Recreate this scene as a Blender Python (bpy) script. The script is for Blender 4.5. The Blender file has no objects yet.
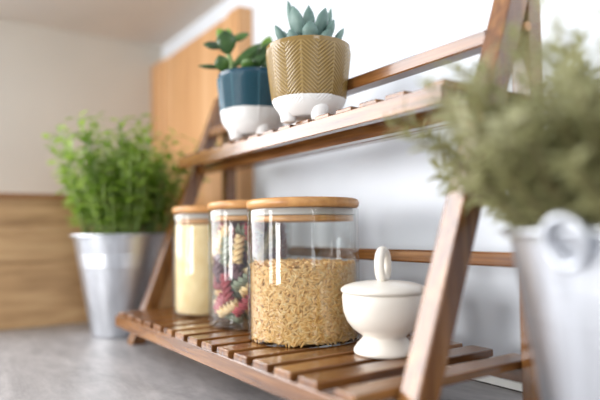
import bpy, math, random
from mathutils import Vector, Matrix, Euler
random.seed(7)
PI = math.pi
C = bpy.context.scene.collection
S = 0.1            # one building unit is a decimetre
EYE = 1.40         # eye height above the worktop, in units


def P(x, y, z):    # eye-relative units -> world metres (worktop is z = 0)
    return (x * S, y * S, (z + EYE) * S)


# ---------------------------------------------------------------- materials
def nt(name):
    m = bpy.data.materials.new(name)
    m.use_nodes = True
    n = m.node_tree
    n.nodes.clear()
    out = n.nodes.new('ShaderNodeOutputMaterial')
    return m, n, out


def N(n, kind, **kw):
    o = n.nodes.new(kind)
    for k, v in kw.items():
        if k in o.inputs:
            o.inputs[k].default_value = v
        else:
            setattr(o, k, v)
    return o


def lin(c):
    return tuple(((v / 255) / 12.92 if v / 255 <= .04045 else ((v / 255 + .055) / 1.055) ** 2.4) for v in c) + (1,)


def ramp(n, stops):
    r = n.nodes.new('ShaderNodeValToRGB')
    e = r.color_ramp.elements
    while len(e) < len(stops):
        e.new(.5)
    for i, (p, c) in enumerate(stops):
        e[i].position = p
        e[i].color = lin(c)
    return r


def principled(n, out, **kw):
    b = N(n, 'ShaderNodeBsdfPrincipled')
    for k, v in kw.items():
        b.inputs[k].default_value = v
    n.links.new(b.outputs[0], out.inputs[0])
    return b


def coords(n, scale=(1, 1, 1)):
    t = n.nodes.new('ShaderNodeTexCoord')
    mp = n.nodes.new('ShaderNodeMapping')
    mp.inputs['Scale'].default_value = scale
    n.links.new(t.outputs['Object'], mp.inputs[0])
    return mp


def bump(n, b, src, strength, dist=.001):
    bp = N(n, 'ShaderNodeBump', Strength=strength, Distance=dist)
    n.links.new(src, bp.inputs['Height'])
    n.links.new(bp.outputs[0], b.inputs['Normal'])
    return bp


def plain(name, col, rough=.5, metallic=0, var=.06, scale=40, spec=.5, coat=0, bumpy=0):
    m, n, out = nt(name)
    b = principled(n, out, Roughness=rough, Metallic=metallic)
    b.inputs['Specular IOR Level'].default_value = spec
    b.inputs['Coat Weight'].default_value = coat
    b.inputs['Coat Roughness'].default_value = .08
    mp = coords(n)
    t = N(n, 'ShaderNodeTexNoise', Scale=scale, Detail=4.0)
    n.links.new(mp.outputs[0], t.inputs['Vector'])
    r = ramp(n, [(.3, tuple(max(0, v * (1 - var)) for v in col)), (.7, tuple(min(255, v * (1 + var)) for v in col))])
    n.links.new(t.outputs[0], r.inputs[0])
    n.links.new(r.outputs[0], b.inputs['Base Color'])
    if bumpy:
        bump(n, b, t.outputs[0], bumpy)
    return m


def wood(name, dark, mid, light, axis, rough=.3, freq=60, coat=0.0, stretch=.06, bmp=.15):
    m, n, out = nt(name)
    b = principled(n, out, Roughness=rough)
    b.inputs['Coat Weight'].default_value = coat
    b.inputs['Coat Roughness'].default_value = .12
    sc = [1, 1, 1]
    sc['xyz'.index(axis)] = stretch
    mp = coords(n, sc)
    t = N(n, 'ShaderNodeTexNoise', Scale=float(freq), Detail=6.0, Roughness=.62, Distortion=.6)
    t2 = N(n, 'ShaderNodeTexNoise', Scale=float(freq * 4), Detail=3.0)
    for q in (t, t2):
        n.links.new(mp.outputs[0], q.inputs['Vector'])
    mx = N(n, 'ShaderNodeMix', data_type='FLOAT')
    mx.inputs[0].default_value = .35
    n.links.new(t.outputs[0], mx.inputs[2])
    n.links.new(t2.outputs[0], mx.inputs[3])
    r = ramp(n, [(.33, dark), (.5, mid), (.68, light)])
    n.links.new(mx.outputs[0], r.inputs[0])
    n.links.new(r.outputs[0], b.inputs['Base Color'])
    bump(n, b, mx.outputs[0], bmp, .0006)
    return m


STAIN = ((66, 37, 17), (120, 76, 37), (162, 114, 62))
WX = wood('stained_wood_x', *STAIN, 'x', .22, coat=.5)
WY = wood('stained_wood_y', *STAIN, 'y', .26, coat=.35)
WZ = wood('stained_wood_z', *STAIN, 'z', .22, coat=.7)
DOWEL = wood('dowel_wood', (150, 105, 65), (180, 132, 88), (200, 152, 104), 'x', .4)
HONEY = wood('honey_wood', (172, 120, 72), (206, 156, 106), (224, 182, 136), 'z', .4, freq=22, coat=.1)
OAK = wood('oak_board', (136, 100, 62), (184, 146, 102), (208, 174, 130), 'y', .5, freq=26, stretch=.1)
OAKEDGE = wood('oak_edge', (110, 70, 36), (140, 92, 50), (160, 110, 64), 'y', .45, freq=40)
BAMBOO = wood('bamboo_lid', (170, 116, 64), (194, 140, 82), (210, 160, 100), 'x', .38, freq=50, coat=.1)

WHITEWALL = plain('white_wall_paint', (231, 237, 245), .42, var=.012, scale=6)
CREAMWALL = plain('cream_wall_paint', (200, 194, 184), .8, var=.015, scale=6)
CABINET = plain('beige_cabinet', (212, 205, 197), .75, var=.02, scale=5)
TRIM = plain('white_trim', (226, 226, 222), .4, var=.01)
SEAM = plain('dark_seam', (52, 46, 42), .7)
SOIL = plain('soil', (52, 38, 28), .95, var=.4, scale=300, bumpy=.8)
CERAMIC = plain('cream_ceramic', (238, 231, 220), .3, var=.015, scale=20, coat=.25)
GASKET = plain('clear_seal', (186, 180, 174), .35, var=.02)


def mat_zinc(name, col, rough):
    m, n, out = nt(name)
    b = principled(n, out, Roughness=rough, Metallic=1.0)
    mp = coords(n, (1, 1, .06))
    t = N(n, 'ShaderNodeTexNoise', Scale=160.0, Detail=5.0)
    n.links.new(mp.outputs[0], t.inputs['Vector'])
    r = ramp(n, [(.3, tuple(v * .9 for v in col)), (.7, col)])
    n.links.new(t.outputs[0], r.inputs[0])
    n.links.new(r.outputs[0], b.inputs['Base Color'])
    mr = N(n, 'ShaderNodeMapRange')
    mr.inputs[3].default_value = rough - .06
    mr.inputs[4].default_value = rough + .08
    n.links.new(t.outputs[0], mr.inputs[0])
    n.links.new(mr.outputs[0], b.inputs['Roughness'])
    return m


ZINC = mat_zinc('galvanised_zinc', (208, 211, 217), .36)


def mat_counter():
    m, n, out = nt('grey_stone_worktop')
    b = principled(n, out, Roughness=.42)
    mp = coords(n, (1.0, 3.2, 1))
    mp.inputs['Rotation'].default_value = (0, 0, .5)
    t = N(n, 'ShaderNodeTexNoise', Scale=7.0, Detail=8.0, Roughness=.65, Distortion=1.4)
    t2 = N(n, 'ShaderNodeTexNoise', Scale=40.0, Detail=6.0, Roughness=.7)
    for q in (t, t2):
        n.links.new(mp.outputs[0], q.inputs['Vector'])
    mx = N(n, 'ShaderNodeMix', data_type='FLOAT')
    mx.inputs[0].default_value = .35
    n.links.new(t.outputs[0], mx.inputs[2])
    n.links.new(t2.outputs[0], mx.inputs[3])
    r = ramp(n, [(.34, (128, 125, 125)), (.5, (154, 150, 150)), (.66, (174, 170, 169))])
    n.links.new(mx.outputs[0], r.inputs[0])
    n.links.new(r.outputs[0], b.inputs['Base Color'])
    bump(n, b, t2.outputs[0], .12, .0008)
    return m


COUNTER = mat_counter()


def mat_glass():
    m, n, out = nt('clear_jar_glass')
    tr = N(n, 'ShaderNodeBsdfTransparent')
    tr.inputs[0].default_value = (.975, .985, .98, 1)
    gl = N(n, 'ShaderNodeBsdfGlossy')
    gl.inputs['Roughness'].default_value = .015
    lw = N(n, 'ShaderNodeLayerWeight')
    lw.inputs[0].default_value = .5
    pw = N(n, 'ShaderNodeMath', operation='POWER')
    pw.inputs[1].default_value = 4.0
    n.links.new(lw.outputs['Facing'], pw.inputs[0])
    fr = N(n, 'ShaderNodeMath', operation='MULTIPLY_ADD')
    fr.inputs[1].default_value = .98
    fr.inputs[2].default_value = .045
    n.links.new(pw.outputs[0], fr.inputs[0])
    mx = N(n, 'ShaderNodeMixShader')
    n.links.new(fr.outputs[0], mx.inputs[0])
    n.links.new(tr.outputs[0], mx.inputs[1])
    n.links.new(gl.outputs[0], mx.inputs[2])
    n.links.new(mx.outputs[0], out.inputs[0])
    return m


GLASS = mat_glass()


def mat_leaf(name, cols, scale=60, rough=.45, trans=.35):
    m, n, out = nt(name)
    b = N(n, 'ShaderNodeBsdfPrincipled', Roughness=rough)
    mp = coords(n)
    t = N(n, 'ShaderNodeTexNoise', Scale=float(scale), Detail=3.0)
    n.links.new(mp.outputs[0], t.inputs['Vector'])
    k = len(cols)
    r = ramp(n, [(.3 + .4 * i / (k - 1), c) for i, c in enumerate(cols)])
    n.links.new(t.outputs[0], r.inputs[0])
    n.links.new(r.outputs[0], b.inputs['Base Color'])
    if trans:
        tl = N(n, 'ShaderNodeBsdfTranslucent')
        n.links.new(r.outputs[0], tl.inputs[0])
        mx = N(n, 'ShaderNodeMixShader')
        mx.inputs[0].default_value = trans
        n.links.new(b.outputs[0], mx.inputs[1])
        n.links.new(tl.outputs[0], mx.inputs[2])
        n.links.new(mx.outputs[0], out.inputs[0])
    else:
        n.links.new(b.outputs[0], out.inputs[0])
    return m


HERB = mat_leaf('fresh_herb_leaf', [(92, 128, 36), (148, 178, 70), (198, 216, 128)], 45, trans=.5)
HERBSTEM = mat_leaf('herb_stem', [(110, 136, 66), (150, 170, 96)], 30, trans=.1)
ROSE = mat_leaf('dusty_needle_leaf', [(122, 120, 78), (162, 160, 114), (198, 196, 158)], 22, .6, .45)
ROSESTEM = mat_leaf('needle_stem', [(104, 92, 62), (134, 124, 88)], 30, trans=0)
JADE = mat_leaf('jade_leaf', [(34, 56, 28), (56, 86, 36), (92, 126, 52)], 40, .28, .08)
JADELIGHT = mat_leaf('young_jade_leaf', [(96, 132, 48), (136, 168, 72)], 40, .35, .2)
BLUEGREEN = mat_leaf('blue_green_succulent', [(68, 94, 86), (98, 124, 115), (136, 158, 148)], 35, .5, .06)


def mat_pot(name, c_dark, c_mid, split, edge):
    """lower part bare matte white, upper part shiny coloured glaze that pools darker in the grooves"""
    m, n, out = nt(name)
    b = principled(n, out, Roughness=.3)
    t = n.nodes.new('ShaderNodeTexCoord')
    sx = n.nodes.new('ShaderNodeSeparateXYZ')
    n.links.new(t.outputs['Object'], sx.inputs[0])
    ns = N(n, 'ShaderNodeTexNoise', Scale=55.0, Detail=2.0)
    n.links.new(t.outputs['Object'], ns.inputs['Vector'])
    ma = N(n, 'ShaderNodeMath', operation='MULTIPLY_ADD')
    ma.inputs[1].default_value = .0022
    n.links.new(ns.outputs[0], ma.inputs[0])
    n.links.new(sx.outputs[2], ma.inputs[2])
    st = N(n, 'ShaderNodeMapRange')
    st.inputs[1].default_value = split + .0009
    st.inputs[2].default_value = split + .0014
    n.links.new(ma.outputs[0], st.inputs[0])
    at = N(n, 'ShaderNodeAttribute', attribute_name='relief')
    r = ramp(n, [(0, c_dark), (.55, c_mid), (1, edge)])
    n.links.new(at.outputs['Fac'], r.inputs[0])
    mx = N(n, 'ShaderNodeMix', data_type='RGBA')
    mx.inputs[6].default_value = lin((236, 235, 233))
    n.links.new(st.outputs[0], mx.inputs[0])
    n.links.new(r.outputs[0], mx.inputs[7])
    n.links.new(mx.outputs[2], b.inputs['Base Color'])
    rr = N(n, 'ShaderNodeMapRange')
    rr.inputs[3].default_value = .6
    rr.inputs[4].default_value = .11
    n.links.new(st.outputs[0], rr.inputs[0])
    n.links.new(rr.outputs[0], b.inputs['Roughness'])
    return m


OCHRE = mat_pot('ochre_glaze', (108, 84, 40), (134, 107, 57), .022, (154, 128, 76))
TEAL = mat_pot('teal_glaze', (6, 38, 54), (12, 58, 76), .0325, (50, 104, 120))

ORZO = mat_leaf('golden_grain', [(230, 180, 102), (246, 206, 134), (252, 226, 170)], 260, .45, .35)
ORZOBED = plain('golden_grain_bed', (238, 194, 122), .6, var=.12, scale=300)
SPIRAL_C = plain('cream_spiral', (234, 208, 162), .5, var=.06, scale=120)
SPIRAL_R = plain('red_spiral', (172, 84, 92), .5, var=.12, scale=120)
SPIRAL_G = plain('grey_green_spiral', (140, 146, 126), .5, var=.12, scale=120)
SPIRAL_P = plain('dark_plum_spiral', (122, 88, 98), .5, var=.12, scale=120)


def mat_fine():
    m, n, out = nt('pale_fine_grain')
    b = principled(n, out, Roughness=.7)
    mp = coords(n)
    v = N(n, 'ShaderNodeTexVoronoi', Scale=900.0)
    t = N(n, 'ShaderNodeTexNoise', Scale=60.0, Detail=5.0)
    n.links.new(mp.outputs[0], v.inputs['Vector'])
    n.links.new(mp.outputs[0], t.inputs['Vector'])
    r = ramp(n, [(.3, (234, 204, 146)), (.7, (246, 222, 172))])
    n.links.new(t.outputs[0], r.inputs[0])
    n.links.new(r.outputs[0], b.inputs['Base Color'])
    bump(n, b, v.outputs[0], .6, .0008)
    return m


FINE = mat_fine()


# ---------------------------------------------------------------- mesh helpers
class MB:
    """collects geometry (in decimetre units, local to its thing); build() links it as ONE mesh object"""
    def __init__(s):
        s.v = []
        s.f = []
        s.sm = []

    def add(s, vs, fs, smooth=False):
        o = len(s.v)
        s.v += [tuple(q) for q in vs]
        s.f += [tuple(i + o for i in f) for f in fs]
        s.sm += [smooth] * len(fs)

    def box(s, x0, x1, y0, y1, z0, z1, bev=0.0):
        if bev <= 0:
            vs = [(x, y, z) for x in (x0, x1) for y in (y0, y1) for z in (z0, z1)]
            s.add(vs, [(0, 1, 3, 2), (4, 6, 7, 5), (0, 4, 5, 1), (2, 3, 7, 6), (0, 2, 6, 4), (1, 5, 7, 3)])
            return
        prof = lambda a0, a1, b0, b1: [(a0 + bev, b0), (a1 - bev, b0), (a1, b0 + bev), (a1, b1 - bev), (a1 - bev, b1), (a0 + bev, b1), (a0, b1 - bev), (a0, b0 + bev)]
        lx, ly, lz = x1 - x0, y1 - y0, z1 - z0
        ax = max((lx, 0), (ly, 1), (lz, 2))[1]
        lim = ((x0, x1), (y0, y1), (z0, z1))
        o = [i for i in range(3) if i != ax]
        a, b = lim[o[0]], lim[o[1]]
        rings = []
        for t, inset in ((lim[ax][0], bev), (lim[ax][0] + bev, 0), (lim[ax][1] - bev, 0), (lim[ax][1], bev)):
            pr = prof(a[0] + inset, a[1] - inset, b[0] + inset, b[1] - inset)
            ring = []
            for (p, q) in pr:
                c = [0, 0, 0]
                c[ax] = t
                c[o[0]] = p
                c[o[1]] = q
                ring.append(c)
            rings.append(ring)
        s.rings(rings, smooth=False)

    def rings(s, rings, smooth=True, cap=True):
        k = len(rings[0])
        vs = [p for r in rings for p in r]
        fs = []
        for i in range(len(rings) - 1):
            for j in range(k):
                a = i * k + j
                b = i * k + (j + 1) % k
                fs.append((a, b, b + k, a + k))
        if cap:
            fs.append(tuple(range(k))[::-1])
            fs.append(tuple((len(rings) - 1) * k + j for j in range(k)))
        s.add(vs, fs, smooth)

    def prism(s, poly, x0, x1):
        """poly of (y, z), extruded along x"""
        k = len(poly)
        vs = [(x0, y, z) for y, z in poly] + [(x1, y, z) for y, z in poly]
        fs = [tuple(range(k))[::-1], tuple(range(k, 2 * k))]
        fs += [(i, (i + 1) % k, k + (i + 1) % k, k + i) for i in range(k)]
        s.add(vs, fs)

    def lathe(s, prof, seg=64, closed=False):
        rs = [[(r * math.cos(2 * PI * j / seg), r * math.sin(2 * PI * j / seg), z) for j in range(seg)] for r, z in prof]
        if closed:
            rs.append(rs[0])
        s.rings(rs, True, cap=not closed)

    def tube(s, pts, rad, seg=8, closed=False):
        pts = [Vector(p) for p in pts]
        if not isinstance(rad, (list, tuple)):
            rad = [rad] * len(pts)
        rings = []
        up = Vector((.13, .21, .97))
        m = len(pts)
        for i, p in enumerate(pts):
            if closed:
                d = pts[(i + 1) % m] - pts[i - 1]
            else:
                d = pts[min(i + 1, m - 1)] - pts[max(i - 1, 0)]
            d.normalize()
            a = d.cross(up)
            if a.length < .05:
                a = d.cross(Vector((1, 0, 0)))
            a.normalize()
            b = a.cross(d)
            rings.append([p + rad[i] * (math.cos(2 * PI * j / seg) * a + math.sin(2 * PI * j / seg) * b) for j in range(seg)])
        if closed:
            rings.append(rings[0])
        s.rings(rings, True, cap=not closed)

    def build(s, name, mat, parent=None, loc=(0, 0, 0), world=False):
        me = bpy.data.meshes.new(name)
        me.from_pydata([(v[0] * S, v[1] * S, v[2] * S) for v in s.v], [], s.f)
        me.polygons.foreach_set('use_smooth', s.sm)
        me.materials.append(mat)
        me.update()
        import bmesh
        bm = bmesh.new()
        bm.from_mesh(me)
        bmesh.ops.recalc_face_normals(bm, faces=bm.faces)
        bm.to_mesh(me)
        bm.free()
        o = bpy.data.objects.new(name, me)
        C.objects.link(o)
        if parent:
            o.parent = parent
        o.location = loc
        return o


def tag(o, label=None, cat=None, group=None, kind=None):
    if label:
        o['label'] = label
    if cat:
        o['category'] = cat
    if group:
        o['group'] = group
    if kind:
        o['kind'] = kind
    return o


def thing(name, label, cat, loc, group=None):
    o = bpy.data.objects.new(name, None)
    o.empty_display_size = .02
    C.objects.link(o)
    o.location = loc
    return tag(o, label, cat, group)


def struct(name, mb, mat, loc=(0, 0, 0)):
    o = mb.build(name, mat, None, loc)
    o['kind'] = 'structure'
    return o


# ---------------------------------------------------------------- the setting (units, z above worktop)
H = EYE
m = MB(); m.box(-12, 6, -2.4, 4.4, -.4, 0); struct('floor', m, COUNTER)            # the worktop everything stands on
m = MB(); m.box(-12.3, 6, 4.4, 4.7, -.4, 13); struct('wall_back', m, WHITEWALL)
m = MB(); m.box(-12.05, -11.75, .4, 4.4, -.4, 13); struct('wall_left', m, CREAMWALL)
m = MB(); m.box(-11.75, -6.6, .4, 4.4, 3.96 + H, 4.3 + H); struct('wall_cabinet', m, CABINET)  # slab for the wall cabinet whose underside hangs low over the corner
m = MB(); m.box(-7.8, 6, 4.37, 4.4, .012, .095); struct('baseboard_back', m, TRIM)
m = MB(); m.box(-7.8, 6, 4.368, 4.4, 0.0, .012); struct('trim_1', m, SEAM)

# wood board standing along the left end of the worktop
t = thing('backsplash_board', 'light oak board with a dark top edge standing behind the left zinc bucket', 'backsplash', P(-9.7, 0, -H))
m = MB()
for z0, z1 in ((0, .98), (.983, 1.457), (1.46, 1.955)):
    m.box(-.25, 0, 0.5, 4.1, z0, z1, .004)
m.build('board', OAK, t)
m = MB(); m.box(-.26, .02, 0.5, 4.1, 1.957, 2.035, .012); m.build('top_edge', OAKEDGE, t)

# tall honey wood panel in the corner
t = thing('wood_panel', 'tall honey-coloured wooden panel against the back wall in the corner', 'panel', P(-9.8, 4.27, -H))
X0, X1, ZT = -1.95, 1.95, 3.5 + H
m = MB(); m.box(X0, X1, -.06, .125, 0, ZT, 0); m.build('board', HONEY, t)
for a, b in ((X0, X0 + .62), (X1 - .36, X1)):
    m = MB(); m.box(a, b, -.12, -.06, 0, ZT, .012); m.build('stile', HONEY, t)

# ---------------------------------------------------------------- the two-tier slatted stand
XL, XR = -7.28, -2.68          # shelf ends
T = thing('shelf_stand', 'brown stained wooden two-tier stand with slatted shelves and slanted legs', 'shelf', P(-5, 3.2, -H))
OX, OY = 5, -3.2               # world units -> stand-local


def lx(x): return x + OX
def ly(y): return y + OY
def lz(z): return z + H


def fy(z): return 2.5 + .38 * (z + .95)   # front face of the slanted legs
LW = .195
for xa, xb in ((-7.50, -7.335), (-2.665, -2.50)):
    zt, zb = 1.92, -H
    m = MB()
    m.prism([(ly(fy(zb)), lz(zb)), (ly(fy(zb) + LW), lz(zb)), (ly(fy(zt) + LW), lz(zt)), (ly(fy(zt)), lz(zt))], lx(xa), lx(xb))
    o = m.build('front_leg', WZ, T)
    bv = o.modifiers.new('edge', 'BEVEL'); bv.width = .0012; bv.segments = 2
    ya, yb = 3.68, 3.83
    za = (ya - LW - 2.5) / .38 - .95 - .004
    zc = (yb - LW - 2.5) / .38 - .95 - .004
    m = MB()
    m.prism([(ly(ya), lz(-H)), (ly(yb), lz(-H)), (ly(yb), lz(min(zc, 1.92))), (ly(ya), lz(za))], lx(xa), lx(xb))
    o = m.build('rear_leg', WZ, T)
    bv = o.modifiers.new('edge', 'BEVEL'); bv.width = .0012; bv.segments = 2
    m = MB()
    m.rings([[(lx(xb) + dx, ly(3.66) + .035 * math.cos(a * PI / 8), lz(1.45) + .035 * math.sin(a * PI / 8)) for a in range(16)] for dx in (-.03, .006)], smooth=False)
    m.build('dowel_plug', DOWEL, T)

# shelves: slats on rails
def shelf(yf, yr, ztop, name):
    m = MB()
    zs0 = ztop - .062
    m.box(lx(XL), lx(XL + .19), ly(yf + .038), ly(yr), lz(zs0), lz(ztop), .007)
    k = 0
    m.box(lx(XR - .2), lx(XR), ly(yf + .038), ly(yr), lz(zs0), lz(ztop), .007)
    for k in range(13):
        x = -6.98 + .3085 * k
        m.box(lx(x), lx(x + .215), ly(yf + .038), ly(yr), lz(zs0), lz(ztop), .007)
    sh = m.build(name, WY, T)
    m = MB()
    # L-shaped rail: a lip in front of the slat ends over a body that carries them
    a, b, c, d = ztop - .175, ztop - .042, ztop - .065, .034
    m.prism([(ly(yf + .006), lz(a)), (ly(yf + .085), lz(a)), (ly(yf + .085), lz(c)), (ly(yf + d), lz(c)), (ly(yf + d), lz(b)), (ly(yf + .006), lz(b)), (ly(yf), lz(b - .006)), (ly(yf), lz(a + .006))], lx(XL), lx(XR))
    m.build('front_rail', WX, sh)
    return sh


sh1 = shelf(2.12, 3.89, -.955, 'lower_shelf')
m = MB(); m.box(lx(XL), lx(XR), ly(3.72), ly(3.85), lz(-1.125), lz(-1.019), .01); m.build('rear_rail', WX, sh1)
sh2 = shelf(2.94, 3.82, 1.02, 'upper_shelf')
m = MB(); m.box(lx(XL), lx(XR), ly(3.62), ly(3.76), lz(.85), lz(.956), .01); m.build('rear_rail', WX, sh2)
# beam under the upper shelf, the two rails across the back
m = MB(); m.box(lx(-7.33), lx(-2.67), ly(3.28), ly(3.40), lz(.80), lz(.954), .01); m.build('front_beam', WX, T)
m = MB(); m.box(lx(-7.33), lx(-2.67), ly(2.48), ly(2.60), lz(-1.17), lz(-1.02), .01); m.build('front_beam', WX, T)
m = MB(); m.box(lx(-7.33), lx(-2.67), ly(3.70), ly(3.81), lz(-.285), lz(-.175), .014); m.build('back_rail', WX, T)
m = MB(); m.box(lx(-7.33), lx(-2.67), ly(3.41), ly(3.57), lz(1.325), lz(1.435), .01); m.build('top_rail', WX, T)

# ---------------------------------------------------------------- storage jars
def jar(label, c, r, top, base=-.955):
    """glass body with a flat bamboo lid; height from base to top (units)"""
    hgt = top - base
    t = thing('storage_jar', label, 'jar', P(c[0], c[1], base), 'glass storage jars with bamboo lids')
    g = hgt - .088
    m = MB()
    w = .026
    m.lathe([(.001, 0), (r - .034, 0), (r - .014, .005), (r - .003, .018), (r, .04), (r, g - .02), (r - .004, g - .006), (r - w * .5, g),
             (r - w + .004, g - .006), (r - w, g - .02), (r - w, .045), (r - w - .01, .028), (r - w - .03, .02), (.001, .02)], 96)
    m.build('glass_body', GLASS, t)
    ld = MB()
    rl = r + .006
    ld.lathe([(.001, g + .002), (rl - .03, g + .002), (rl - .008, g + .012), (rl, g + .035), (rl, g + .052), (rl - .01, g + .075), (rl - .035, g + .086), (.001, g + .088)], 96)
    lid = ld.build('lid', BAMBOO, t)
    q = MB(); q.lathe([(.001, g - .115), (r - .055, g - .115), (r - .048, g - .108), (r - .048, g - .066), (.001, g - .066)], 72)
    q.build('lid_plug', BAMBOO, lid)
    q = MB(); q.lathe([(.001, g - .064), (r - .05, g - .064), (r - .034, g - .055), (r - .034, g - .046), (r - .05, g - .036), (r - .05, g - .002), (.001, g - .002)], 72)
    q.build('lid_seal', GASKET, lid)
    return t


J1, R1 = (-4.395, 2.97), .506
J2, R2 = (-5.372, 2.96), .434
J3, R3 = (-6.385, 2.955), .418
jar('largest glass jar, half full of golden rice-shaped grains, with a bamboo lid', J1, R1, .292)
jar('glass jar of mixed cream, red and grey-green pasta spirals with a bamboo lid', J2, R2, .32)
jar('glass jar filled with pale yellow fine grains with a bamboo lid, farthest of the jars', J3, R3, .312)

# golden grains: a heap nobody could count
base = -.955
m = MB()
rc = R1 - .026 - .03
zt = -.29
nr = [[(rc * math.cos(2 * PI * j / 40), rc * math.sin(2 * PI * j / 40), z) for j in range(40)] for z in (base + .026, (base + zt) / 2, zt - .035)]
loc1 = P(J1[0], J1[1], base)
m2 = MB()


def grain(mb, p, d, L, rr):
    d = d.normalized()
    a = d.cross(Vector((.3, .5, .81))).normalized()
    b = a.cross(d)
    rings = []
    for tt, k in ((-.5, .25), (-.32, .85), (0, 1), (.32, .85), (.5, .25)):
        rings.append([p + d * (tt * L) + (a * math.cos(j * PI / 3) + b * math.sin(j * PI / 3)) * (rr * k) for j in range(6)])
    mb.rings(rings, True)


for i in range(4600):
    th = random.uniform(0, 2 * PI)
    z = random.uniform(.034, zt - base - .01)
    rr = R1 - .026 - random.choice((.0145, .018, .022, .028))
    p = Vector((rr * math.cos(th), rr * math.sin(th), z))
    tang = Vector((-math.sin(th), math.cos(th), 0))
    a = random.gauss(0, .8)
    d = tang * math.cos(a) + Vector((0, 0, 1)) * math.sin(a)
    grain(m2, p, d, random.uniform(.062, .095), random.uniform(.0108, .0138))
for i in range(900):
    th = random.uniform(0, 2 * PI)
    rr = (R1 - .05) * math.sqrt(random.random())
    p = Vector((rr * math.cos(th), rr * math.sin(th), zt - base + random.uniform(-.03, .018)))
    a = random.uniform(0, 2 * PI)
    grain(m2, p, Vector((math.cos(a), math.sin(a), random.gauss(0, .3))), random.uniform(.062, .095), random.uniform(.0108, .0138))
go = m2.build('golden_grains', ORZO, None, loc1)
tag(go, 'golden rice-shaped grains half filling the large front jar', 'grains', None, 'stuff')
mc = MB(); mc.rings([[(x, y, z - base) for x, y, z in r] for r in nr], False)
bed = mc.build('grain_bed', ORZOBED, go)

# fine pale grains
m = MB()
rr = R3 - .032
seg = 72
prof = [(.001, .034), (rr - .03, .034), (rr, .06)] + [(rr, z) for z in (.4, .7, 1.0)] + [(rr, 1.04), (rr - .05, 1.052), (rr * .5, 1.06), (.001, 1.062)]
m.lathe(prof, seg)
tag(m.build('fine_grains', FINE, None, P(J3[0], J3[1], base)), 'pale yellow fine grains filling the farthest jar', 'grains', None, 'stuff')


# pasta spirals: one of each colour, then copies
def spiral(name, mat):
    mb = MB()
    L, turns, n = .28, 1.6, 44
    rings = []
    for i in range(n + 1):
        u = i / n
        ring = []
        tw = u * turns * 2 * PI
        for j in range(24):
            a = 2 * PI * j / 24
            k = .5 + .5 * math.cos(3 * a)
            r = .022 + .038 * k ** 1.3
            r *= min(1, .75 + 4 * min(u, 1 - u))
            ring.append((r * math.cos(a + tw), r * math.sin(a + tw), (u - .5) * L))
        rings.append(ring)
    mb.rings(rings, True)
    return mb.build(name, mat)


protos = []
for nm, mt, lab in (('cream', SPIRAL_C, 'cream'), ('red', SPIRAL_R, 'red'), ('green', SPIRAL_G, 'grey-green'), ('plum', SPIRAL_P, 'dark plum')):
    o = spiral('pasta_spiral', mt)
    tag(o, lab + ' twisted pasta spiral inside the middle glass jar', 'pasta', lab + ' pasta spirals in the middle jar')
    protos.append(o)
used = [False] * 4
placed = []
cr = .030


def segd(a0, a1, b0, b1):
    best = 9
    for i in range(7):
        p = a0.lerp(a1, i / 6)
        d = b1 - b0
        k = max(0, min(1, (p - b0).dot(d) / d.length_squared))
        best = min(best, (p - b0 - d * k).length)
    return best


RIN = R2 - .03
tries = 0
while tries < 30000 and len(placed) < 170:
    tries += 1
    dirv = Vector((random.gauss(0, 1), random.gauss(0, 1), random.gauss(0, .9))).normalized()
    th = random.uniform(0, 2 * PI)
    rad = RIN * math.sqrt(random.uniform(.1, 1))
    low = tries < 2500                     # first the bottom layer, then the ones against the glass
    if tries < 10000:                       # the ones against the glass first
        rad = RIN - .062
        a = random.gauss(0, .1 if low else .9)
        dirv = Vector((-math.sin(th) * math.cos(a), math.cos(th) * math.cos(a), math.sin(a)))
        rad -= .03 * abs(math.cos(a))
    c = Vector((rad * math.cos(th), rad * math.sin(th), random.uniform(.086, .1) if low else random.uniform(.07, 1.05)))
    h = dirv * .13
    a0, a1 = c - h, c + h
    bad = False
    for e in (a0, a1):
        f = e + (dirv * .03 if e is a1 else -dirv * .03)
        if math.hypot(f.x, f.y) > RIN - .058 or f.z < .085 or f.z > 1.06:
            bad = True
    if bad:
        continue
    if any((c - q[2]).length < .4 and segd(a0, a1, q[0], q[1]) < 2 * cr for q in placed):
        continue
    placed.append((a0, a1, c))
    k = random.choices((0, 1, 2, 3), (6, 4, 3, 2))[0]
    o = protos[k]
    if used[k]:
        o = protos[k].copy()
        C.objects.link(o)
    used[k] = True
    o.rotation_euler = dirv.to_track_quat('Z', 'Y').to_euler()
    o.location = Vector(P(J2[0], J2[1], base)) + c * S
print('spirals', len(placed))

# ---------------------------------------------------------------- sugar bowl
t = thing('sugar_bowl', 'cream white footed sugar bowl with a lid and loop handle on the lower shelf', 'bowl', P(-3.47, 3.10, base))
m = MB()
m.lathe([(.001, 0), (.215, 0), (.236, .006), (.242, .02), (.238, .04), (.215, .075), (.185, .105), (.168, .125), (.168, .138), (.2, .16), (.25, .2), (.29, .255),
         (.316, .325), (.324, .4), (.324, .455), (.318, .47), (.3, .47), (.3, .4), (.26, .25), (.15, .18), (.001, .17)], 96)
m.build('bowl', CERAMIC, t)
m = MB()
m.lathe([(.001, .455), (.296, .455), (.296, .474), (.326, .476), (.334, .484), (.335, .497), (.329, .51), (.30, .528), (.24, .545), (.15, .558), (.08, .563), (.001, .565)], 96)
lid = m.build('lid', CERAMIC, t)
m = MB()
pts = []
ringdir = Vector((math.cos(math.radians(-12)), math.sin(math.radians(-12)), 0))
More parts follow.
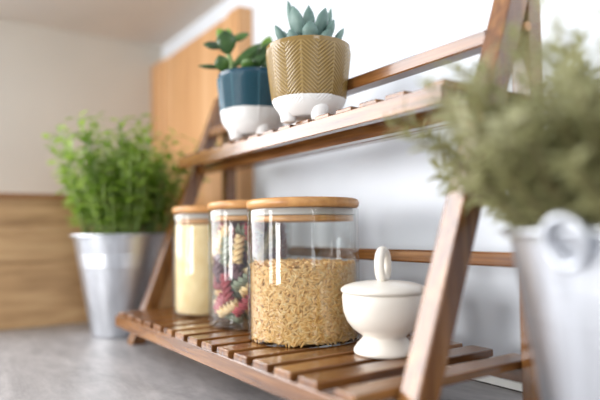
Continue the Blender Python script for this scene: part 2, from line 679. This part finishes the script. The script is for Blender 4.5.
# upright loop seen nearly edge-on
vd = Vector((-3.47, 3.10, 0)).normalized()
sd = Vector((-vd.y, vd.x, 0))
hd = (vd * .93 + sd * -.36).normalized()
rings = []
for i in range(40):
    a = 2 * PI * i / 40
    c = Vector((0, 0, .685)) + hd * (.078 * math.cos(a)) + Vector((0, 0, 0.118 * math.sin(a)))
    out = (hd * math.cos(a) / .078 + Vector((0, 0, math.sin(a) / .118))).normalized()
    side = hd.cross(Vector((0, 0, 1)))
    rings.append([c + out * (.03 * math.cos(2 * PI * j / 14)) + side * (.04 * math.sin(2 * PI * j / 14)) for j in range(14)])
rings.append(rings[0])
m.rings(rings, True, cap=False)
m.build('loop_handle', CERAMIC, lid)


# ---------------------------------------------------------------- ceramic pots
def ceramic_pot(label, c, hgt, r, split, mat, sectors, rot, kind):
    t = thing('succulent_pot', label, 'potted plant', P(c[0], c[1], 1.02), 'footed ceramic pots on the upper shelf')
    seg = 320
    rows = 150
    me_v, me_f, rel = [], [], []

    def rad(z):
        u = (z - .055) / (hgt - .055)
        rr = r * (.80 + .20 * min(1, u * 1.15) ** .8)
        if z < .26:
            k = (.26 - z) / .205
            rr *= math.sqrt(max(0, 1 - (k * .78) ** 2.2))
        return rr

    for i in range(rows + 1):
        z = .055 + (hgt - .055) * i / rows
        for j in range(seg):
            a = 2 * PI * j / seg + rot
            s = (a - rot) * sectors / (2 * PI)
            fr = s - math.floor(s)
            tri = abs(fr - .5) * 2
            ph = (z - tri * .14) / .037
            g = .5 + .5 * math.sin(2 * PI * ph)
            g = g ** .7
            seam = max(0, 1 - min(fr, 1 - fr) / .035)
            fade = max(0, min(1, (hgt - .035 - z) / .02)) * max(0, min(1, (z - .13) / .06))
            hh = g * (1 - seam) + seam * 1.1
            h = hh * fade + .5 * (1 - fade)
            rel.append(h)
            q = rad(z) + (.0078 if kind == 'gold' else .018) * (h - .5)
            if i == rows:
                q -= .008
            me_v.append((q * math.cos(a), q * math.sin(a), z))
    for i in range(rows):
        for j in range(seg):
            b = (j + 1) % seg
            me_f.append((i * seg + j, i * seg + b, (i + 1) * seg + b, (i + 1) * seg + j))
    # inside wall down to the soil, and the underside
    o = len(me_v)
    for k, (q, z) in enumerate(((r - .035, hgt - .002), (r - .042, hgt - .03), (r - .06, hgt - .2))):
        for j in range(seg):
            a = 2 * PI * j / seg + rot
            me_v.append((q * math.cos(a), q * math.sin(a), z)); rel.append(.5)
    prev = rows * seg
    for k in range(3):
        cur = o + k * seg
        for j in range(seg):
            b = (j + 1) % seg
            me_f.append((prev + j, prev + b, cur + b, cur + j))
        prev = cur
    me_f.append(tuple(range(seg))[::-1])
    mb = MB(); mb.add(me_v, me_f, True)
    body = mb.build('pot', mat, t)
    at = body.data.attributes.new('relief', 'FLOAT', 'POINT')
    at.data.foreach_set('value', rel)
    ft = MB()
    for k in range(4):
        a = math.radians(-100 + 90 * k + (0 if kind == 'gold' else 8))
        cx, cy = .215 * math.cos(a), .215 * math.sin(a)
        ft = MB()
        pr = [(.001, 0), (.055, 0), (.068, .008), (.072, .03), (.076, .06), (.095, .11), (.09, .16), (.04, .2), (.001, .205)]
        ft.rings([[(cx + q * math.cos(2 * PI * j / 20), cy + q * math.sin(2 * PI * j / 20), z) for j in range(20)] for q, z in pr], True)
        ft.build('foot', BARE, t)
    s = MB(); s.lathe([(.001, hgt - .09), (r - .05, hgt - .09), (r - .05, hgt - .075), (r * .5, hgt - .06), (.001, hgt - .055)], 32)
    s.build('soil', SOIL, t)
    return t


BARE = plain('bare_white_clay', (236, 235, 233), .6, var=.01)
GH, BH = .735, .735
pg = ceramic_pot('ochre-glazed herringbone pot with white footed base holding a blue-green pointed succulent', (-4.53, 3.15), GH, .404, .22, OCHRE, 8, math.radians(-33.8 - 90 + 35), 'gold')
pb = ceramic_pot('dark teal-glazed pot with white footed base holding a round-leaved jade plant', (-5.68, 3.19), BH, .398, .325, TEAL, 8, math.radians(-110), 'blue')


def fleshy(mb, p0, d, L, w, th, bend=0.0, tip=.5, up=Vector((0, 0, 1)), n=14, seg=12, blunt=1.0, base_w=.32):
    """a thick leaf from p0 along d, width w, thickness th, curling towards up"""
    d = d.normalized()
    side = d.cross(up)
    if side.length < .05:
        side = d.cross(Vector((1, 0, 0)))
    side.normalize()
    nn = side.cross(d)
    rings = []
    for i in range(n + 1):
        u = i / n
        c = p0 + d * (L * u) + nn * (bend * L * u * u)
        k = (math.sin(PI * min(1, u / (2 * tip))) if u < tip else max(0, 1 - ((u - tip) / (1 - tip)) ** (1.6 * blunt)))
        k = max(k, .0) * (1 if u > .12 else 1)
        kk = max(.03, (base_w + (1 - base_w) * k) if u < tip else k)
        rings.append([c + side * (w * .5 * kk * math.cos(2 * PI * j / seg)) + nn * (th * .5 * kk * math.sin(2 * PI * j / seg)) for j in range(seg)])
    mb.rings(rings, True)


# blue-green succulent
RV = Vector((.556, .831, 0)); FV = Vector((-.831, .556, 0)); UV = Vector((0, 0, 1))
mb = MB()
c0 = Vector((0, 0, GH - .07))


def vv(r, f, u): return RV * r + FV * f + UV * u


stem = MB(); stem.tube([(0, 0, GH - .09), (0, 0, GH + .1)], [.05, .03], 10)
stem.build('stem', HERBSTEM, pg)
rim = GH
for (r, u, f, w, th, b0) in ((-.197, .33, .06, .1, .08, .35), (-.148, .225, -.12, .145, .1, .3), (.013, .285, .06, .105, .085, .2), (.175, .213, -.1, .145, .1, .3), (.237, .27, .08, .085, .07, .5),
                           (.259, .11, -.1, .1, .08, .4), (.357, .07, .02, .085, .07, .5), (-.323, .09, -.02, .09, .08, .5), (.02, .06, -.24, .12, .1, .4), (-.18, .0, -.2, .1, .08, .5), (.2, .0, -.2, .1, .08, .5),
                           (-.27, .1, .16, .1, .08, .4), (.06, .12, .26, .1, .08, .4), (.25, .06, .26, .1, .08, .4)):
    tip = vv(r * 1.02, f, rim + u * 1.16 + .115)
    p0 = Vector((tip.x * b0, tip.y * b0, rim - .05))
    fleshy(mb, p0, tip - p0, (tip - p0).length, w * 1.22, th, .05 if u < .15 else .02, .66, blunt=1.25, base_w=.42)
mb.build('leaves', BLUEGREEN, pg)

# jade plant
c0 = Vector((0, 0, BH - .08))
st = MB()
st.tube([c0 + vv(-.2, 0, 0), c0 + vv(-.22, 0, .15), c0 + vv(-.28, 0, .34), c0 + vv(-.3, .0, .51)], [.035, .032, .028, .02], 8)
st.tube([c0 + vv(.0, 0, 0), c0 + vv(.02, 0, .15), c0 + vv(.08, .02, .3)], [.03, .025, .018], 8)
st.tube([c0 + vv(-.22, 0, .1), c0 + vv(-.28, -.02, .14), c0 + vv(-.34, -.03, .15)], [.02, .018, .014], 8)
st.build('stem', HERBSTEM, pb)
mb = MB(); ml = MB()
CAMD = (-FV + UV * -.25).normalized()
# base and tip as (right, away, above the rim), width, thickness axis, young
for p, q, w, upv, y in (((-.28, -.05, .2), (-.31, -.1, .44), .23, CAMD, 0), ((-.33, 0, .29), (-.56, -.04, .31), .14, (CAMD + UV).normalized(), 0), ((-.27, .03, .36), (-.04, .02, .44), .13, (CAMD + UV).normalized(), 0),
                        ((-.3, 0, .36), (-.41, .02, .49), .12, CAMD, 1), ((-.27, .02, .36), (-.29, .02, .5), .1, CAMD, 1), ((-.32, -.02, .06), (-.62, -.05, .07), .12, (UV + CAMD * .3).normalized(), 0),
                        ((-.3, -.12, -.02), (-.36, -.2, .14), .17, CAMD, 0), ((-.24, -.02, .06), (.1, -.05, .31), .12, (CAMD + UV * .4).normalized(), 0), ((-.12, -.05, .0), (.16, -.12, .16), .12, (CAMD + UV * .4).normalized(), 0),
                        ((.05, .02, .16), (.26, .0, .32), .15, CAMD, 0), ((.06, .02, .1), (.3, -.02, .18), .15, CAMD, 0), ((-.05, .1, .1), (.05, .2, .36), .14, CAMD, 0), ((.1, .05, .22), (.2, .06, .42), .13, CAMD, 1),
                        ((-.1, -.12, -.02), (.0, -.26, .08), .15, CAMD, 0), ((-.02, -.08, .02), (.1, -.2, .08), .14, CAMD, 0), ((-.2, .1, .0), (-.3, .25, .15), .14, CAMD, 0), ((.12, -.1, -.02), (.25, -.2, .08), .14, CAMD, 0)):
    p0, p1 = vv(p[0], p[1], BH + p[2] * 1.05 + .04), vv(q[0], q[1], BH + q[2] * 1.05 + .04)
    fleshy(ml if y else mb, p0, p1 - p0, (p1 - p0).length, w, .055, 0, .5, up=upv, blunt=1.5)
mb.build('leaves', JADE, pb)
ml.build('young_leaves', JADELIGHT, pb)


# ---------------------------------------------------------------- zinc buckets and their plants
def bucket(label, c, z_rim, r_top, r_bot, ridge, name='potted_herb'):
    t = thing(name, label, 'potted plant', P(c[0], c[1], -H), 'zinc buckets of herbs beside the stand')
    h = z_rim + H
    m = MB()
    rr = lambda z: r_bot + (r_top - .03 - r_bot) * z / h
    pr = [(.001, .02), (r_bot - .03, .02), (r_bot - .015, 0), (r_bot, 0), (r_bot + .006, .02), (rr(.05), .05)]
    zz = .1
    while zz < h - .03:
        d = 0
        for zr in (h * .69, h * .735, h * .78):
            d += ridge * math.exp(-((zz - zr) / .011) ** 2)
        pr.append((rr(zz) + d, zz))
        zz += .006
    m.lathe(pr + [(r_top - .03, h - .03), (r_top - .045, h - .03), (rr(h - .3) - .02, h - .3), (r_bot - .02, .05), (.001, .05)], 96)
    m.build('bucket', ZINC, t)
    m = MB()
    m.tube([((r_top - .012) * math.cos(2 * PI * j / 72), (r_top - .012) * math.sin(2 * PI * j / 72), h - .018) for j in range(72)], .022, 10, True)
    m.build('rim', ZINC, t)
    s = MB(); s.lathe([(.001, h - .16), (r_top - .09, h - .16), (r_top - .09, h - .12), (r_top * .5, h - .1), (.001, h - .09)], 40)
    s.build('soil', SOIL, t)
    return t, h


def leaf(mb, p, d, nrm, L, w):
    d = d.normalized()
    s = d.cross(nrm)
    if s.length < .02:
        s = d.cross(Vector((1, .2, 0)))
    s.normalize()
    u = s.cross(d)
    pts = []
    for t_, k in ((0, .12), (.3, .85), (.6, 1), (.85, .6), (1, .08)):
        c = p + d * (L * t_) - u * (L * .18 * t_ * t_)
        pts.append((c - s * (w * .5 * k) + u * (w * .14 * k), c, c + s * (w * .5 * k) + u * (w * .14 * k)))
    vs = [q for row in pts for q in row]
    fs = []
    for i in range(4):
        a = i * 3
        fs += [(a, a + 1, a + 4, a + 3), (a + 1, a + 2, a + 5, a + 4)]
    mb.add(vs, fs, True)


t, h = bucket('leafy green herb in a shiny zinc bucket left of the stand', (-8.34, 2.54), -.0, .71, .43, .005)
rng = random.Random(11)
st, lf = MB(), MB()
for i in range(112):
    a = rng.uniform(0, 2 * PI)
    r0 = .55 * math.sqrt(rng.random())
    lean = rng.uniform(.03, .5) * (r0 / .55 + .25)
    L = rng.uniform(.7, 1.6) * (1.1 - .2 * lean)
    # toward the stand the plant stays short
    if math.cos(a) > .3:
        lean *= .75
    if math.cos(a + 2.16) > .4:
        lean *= .68
    if i < 4:                          # a few long sprigs leaning out over the stand's end
        a, r0, lean, L = .95 + .08 * i, .5, .36 + .06 * i, 1.78 - .1 * i
    p0 = Vector((r0 * math.cos(a), r0 * math.sin(a), h - .1))
    d0 = Vector((math.cos(a) * lean, math.sin(a) * lean, 1)).normalized()
    pts = [p0 + d0 * (L * u) + Vector((math.cos(a), math.sin(a), -.3)) * (.2 * L * lean * u * u) + Vector((rng.gauss(0, .012), rng.gauss(0, .012), 0)) * (u * 3) for u in (0, .25, .5, .75, 1)]
    st.tube(pts, [.014, .012, .011, .009, .006], 5)
    n = int(L / .125)
    for k in range(1, n + 1):
        u = .12 + .88 * k / n
        q = u * 4
        i0 = min(3, int(q))
        pp = pts[i0].lerp(pts[i0 + 1], q - i0)
        ax = (pts[i0 + 1] - pts[i0]).normalized()
        ph = k * PI / 2 + rng.uniform(-.4, .4)
        s1 = ax.cross(Vector((.3, .7, .2))).normalized()
        s2 = ax.cross(s1)
        for sg in (0, PI):
            dd = (s1 * math.cos(ph + sg) + s2 * math.sin(ph + sg)) + ax * rng.uniform(.2, .7)
            sz = rng.uniform(.12, .215) * (1.0 if u < .9 else .75)
            leaf(lf, pp + dd.normalized() * .02, dd, ax, sz, sz * .66)
st.build('stems', HERBSTEM, t)
lf.build('foliage', HERB, t)

t, h = bucket('grey-green needle-leaved herb in a zinc bucket with a ring handle, right of the stand', (-1.464, 3.11), .0, .71, .47, .001)
st, lf = MB(), MB()
rng = random.Random(5)
for i in range(260):
    a = rng.uniform(0, 2 * PI)
    r0 = .55 * math.sqrt(rng.random())
    lean = rng.uniform(.05, .95) * (r0 / .55 + .3)
    L = rng.uniform(.55, 1.2) * (1.05 - .25 * min(1, lean))
    if math.sin(a) > .2:
        lean *= .6                      # the wall is behind
    p0 = Vector((r0 * math.cos(a), r0 * math.sin(a), h - .1))
    d0 = Vector((math.cos(a) * lean, math.sin(a) * lean, 1)).normalized()
    pts = [p0 + d0 * (L * u) + Vector((math.cos(a), math.sin(a), -.25)) * (.17 * L * lean * u * u) + Vector((rng.gauss(0, .015), rng.gauss(0, .015), 0)) * (u * 3) for u in (0, .25, .5, .75, 1)]
    st.tube(pts, [.013, .011, .01, .008, .005], 5)
    n = int(L / .032)
    for k in range(1, n + 1):
        u = .1 + .9 * k / n
        q = u * 4
        i0 = min(3, int(q))
        pp = pts[i0].lerp(pts[i0 + 1], q - i0)
        ax = (pts[i0 + 1] - pts[i0]).normalized()
        s1 = ax.cross(Vector((.3, .7, .2))).normalized()
        s2 = ax.cross(s1)
        ph = k * 2.4
        for sg in (0, PI):
            dd = (s1 * math.cos(ph + sg) + s2 * math.sin(ph + sg)) + ax * rng.uniform(.5, 1.1)
            leaf(lf, pp, dd, ax, rng.uniform(.09, .15), .03)
st.build('stems', ROSESTEM, t)
lf.build('foliage', ROSE, t)
# ring handle on the near side of the right bucket
an = math.radians(-91)
o_ = Vector((math.cos(an), math.sin(an), 0)); s_ = Vector((-math.sin(an), math.cos(an), 0))
m = MB()
rings = []
for off in (.0, .03):
    rings.append([o_ * (.70 + off - .03 * (1 - math.sin(2 * PI * j / 24))) + s_ * (.1 * math.cos(2 * PI * j / 24)) + UV * (h - .04 + .1 * math.sin(2 * PI * j / 24)) for j in range(24)])
m.rings(rings, False)
ear = m.build('handle_plate', ZINC, t)
m = MB()
m.tube([o_ * (.735 + .02 * math.sin(2 * PI * j / 40)) + s_ * (.098 * math.cos(2 * PI * j / 40)) + UV * (h - .06 + .11 * math.sin(2 * PI * j / 40)) for j in range(40)], .02, 10, True)
m.build('ring_handle', ZINC, ear)

# ---------------------------------------------------------------- light: daylight from the room's windows
def area(name, loc, target, sx, sy, power, col):
    l = bpy.data.lights.new(name, 'AREA')
    l.shape = 'RECTANGLE'
    l.size, l.size_y = sx, sy
    l.energy = power
    l.color = col
    o = bpy.data.objects.new(name, l)
    C.objects.link(o)
    o.location = loc
    o.rotation_euler = (Vector(target) - Vector(loc)).to_track_quat('-Z', 'Y').to_euler()
    return o


area('window_daylight', (-.85, -1.7, .34), (-.6, .4, .12), .3, .7, 11, (1, .98, .96))
area('window_daylight', (-.25, -1.75, .30), (-.3, .4, .1), .35, .6, 22, (1, .98, .96))
area('left_window_daylight', (-1.95, -.85, .95), (-.5, .3, .25), 1.9, 1.7, 88, (.98, .98, 1))
area('side_window_daylight', (1.9, -.2, .7), (-.4, .4, .2), .5, 1.0, 10, (.95, .97, 1))
w = bpy.data.worlds.new('World')
bpy.context.scene.world = w
w.use_nodes = True
w.node_tree.nodes['Background'].inputs[0].default_value = (.89, .945, 1, 1)
w.node_tree.nodes['Background'].inputs[1].default_value = .98

# ---------------------------------------------------------------- camera
yaw, pit, rol = math.radians(33.8), math.radians(3.1), math.radians(-.75)
F = Vector((-math.cos(yaw) * math.cos(pit), math.sin(yaw) * math.cos(pit), math.sin(pit)))
R = Vector((math.sin(yaw), math.cos(yaw), 0))
U = R.cross(F)
R2_ = R * math.cos(rol) + U * math.sin(rol)
U2_ = -R * math.sin(rol) + U * math.cos(rol)
cd = bpy.data.cameras.new('camera')
cam = bpy.data.objects.new('camera', cd)
C.objects.link(cam)
M = Matrix((R2_, U2_, -F)).transposed().to_4x4()
M.translation = (0, 0, EYE * S)
cam.matrix_world = M
cd.sensor_width = 36
cd.lens = 583 / 600 * 36
cd.clip_start = .01
cd.dof.use_dof = True
cd.dof.focus_distance = .497
cd.dof.aperture_fstop = 2.4
sc = bpy.context.scene
sc.camera = cam
sc.view_settings.view_transform = 'Standard'
sc.view_settings.look = 'None'
sc.view_settings.gamma = 1
sc.view_settings.exposure = -.1
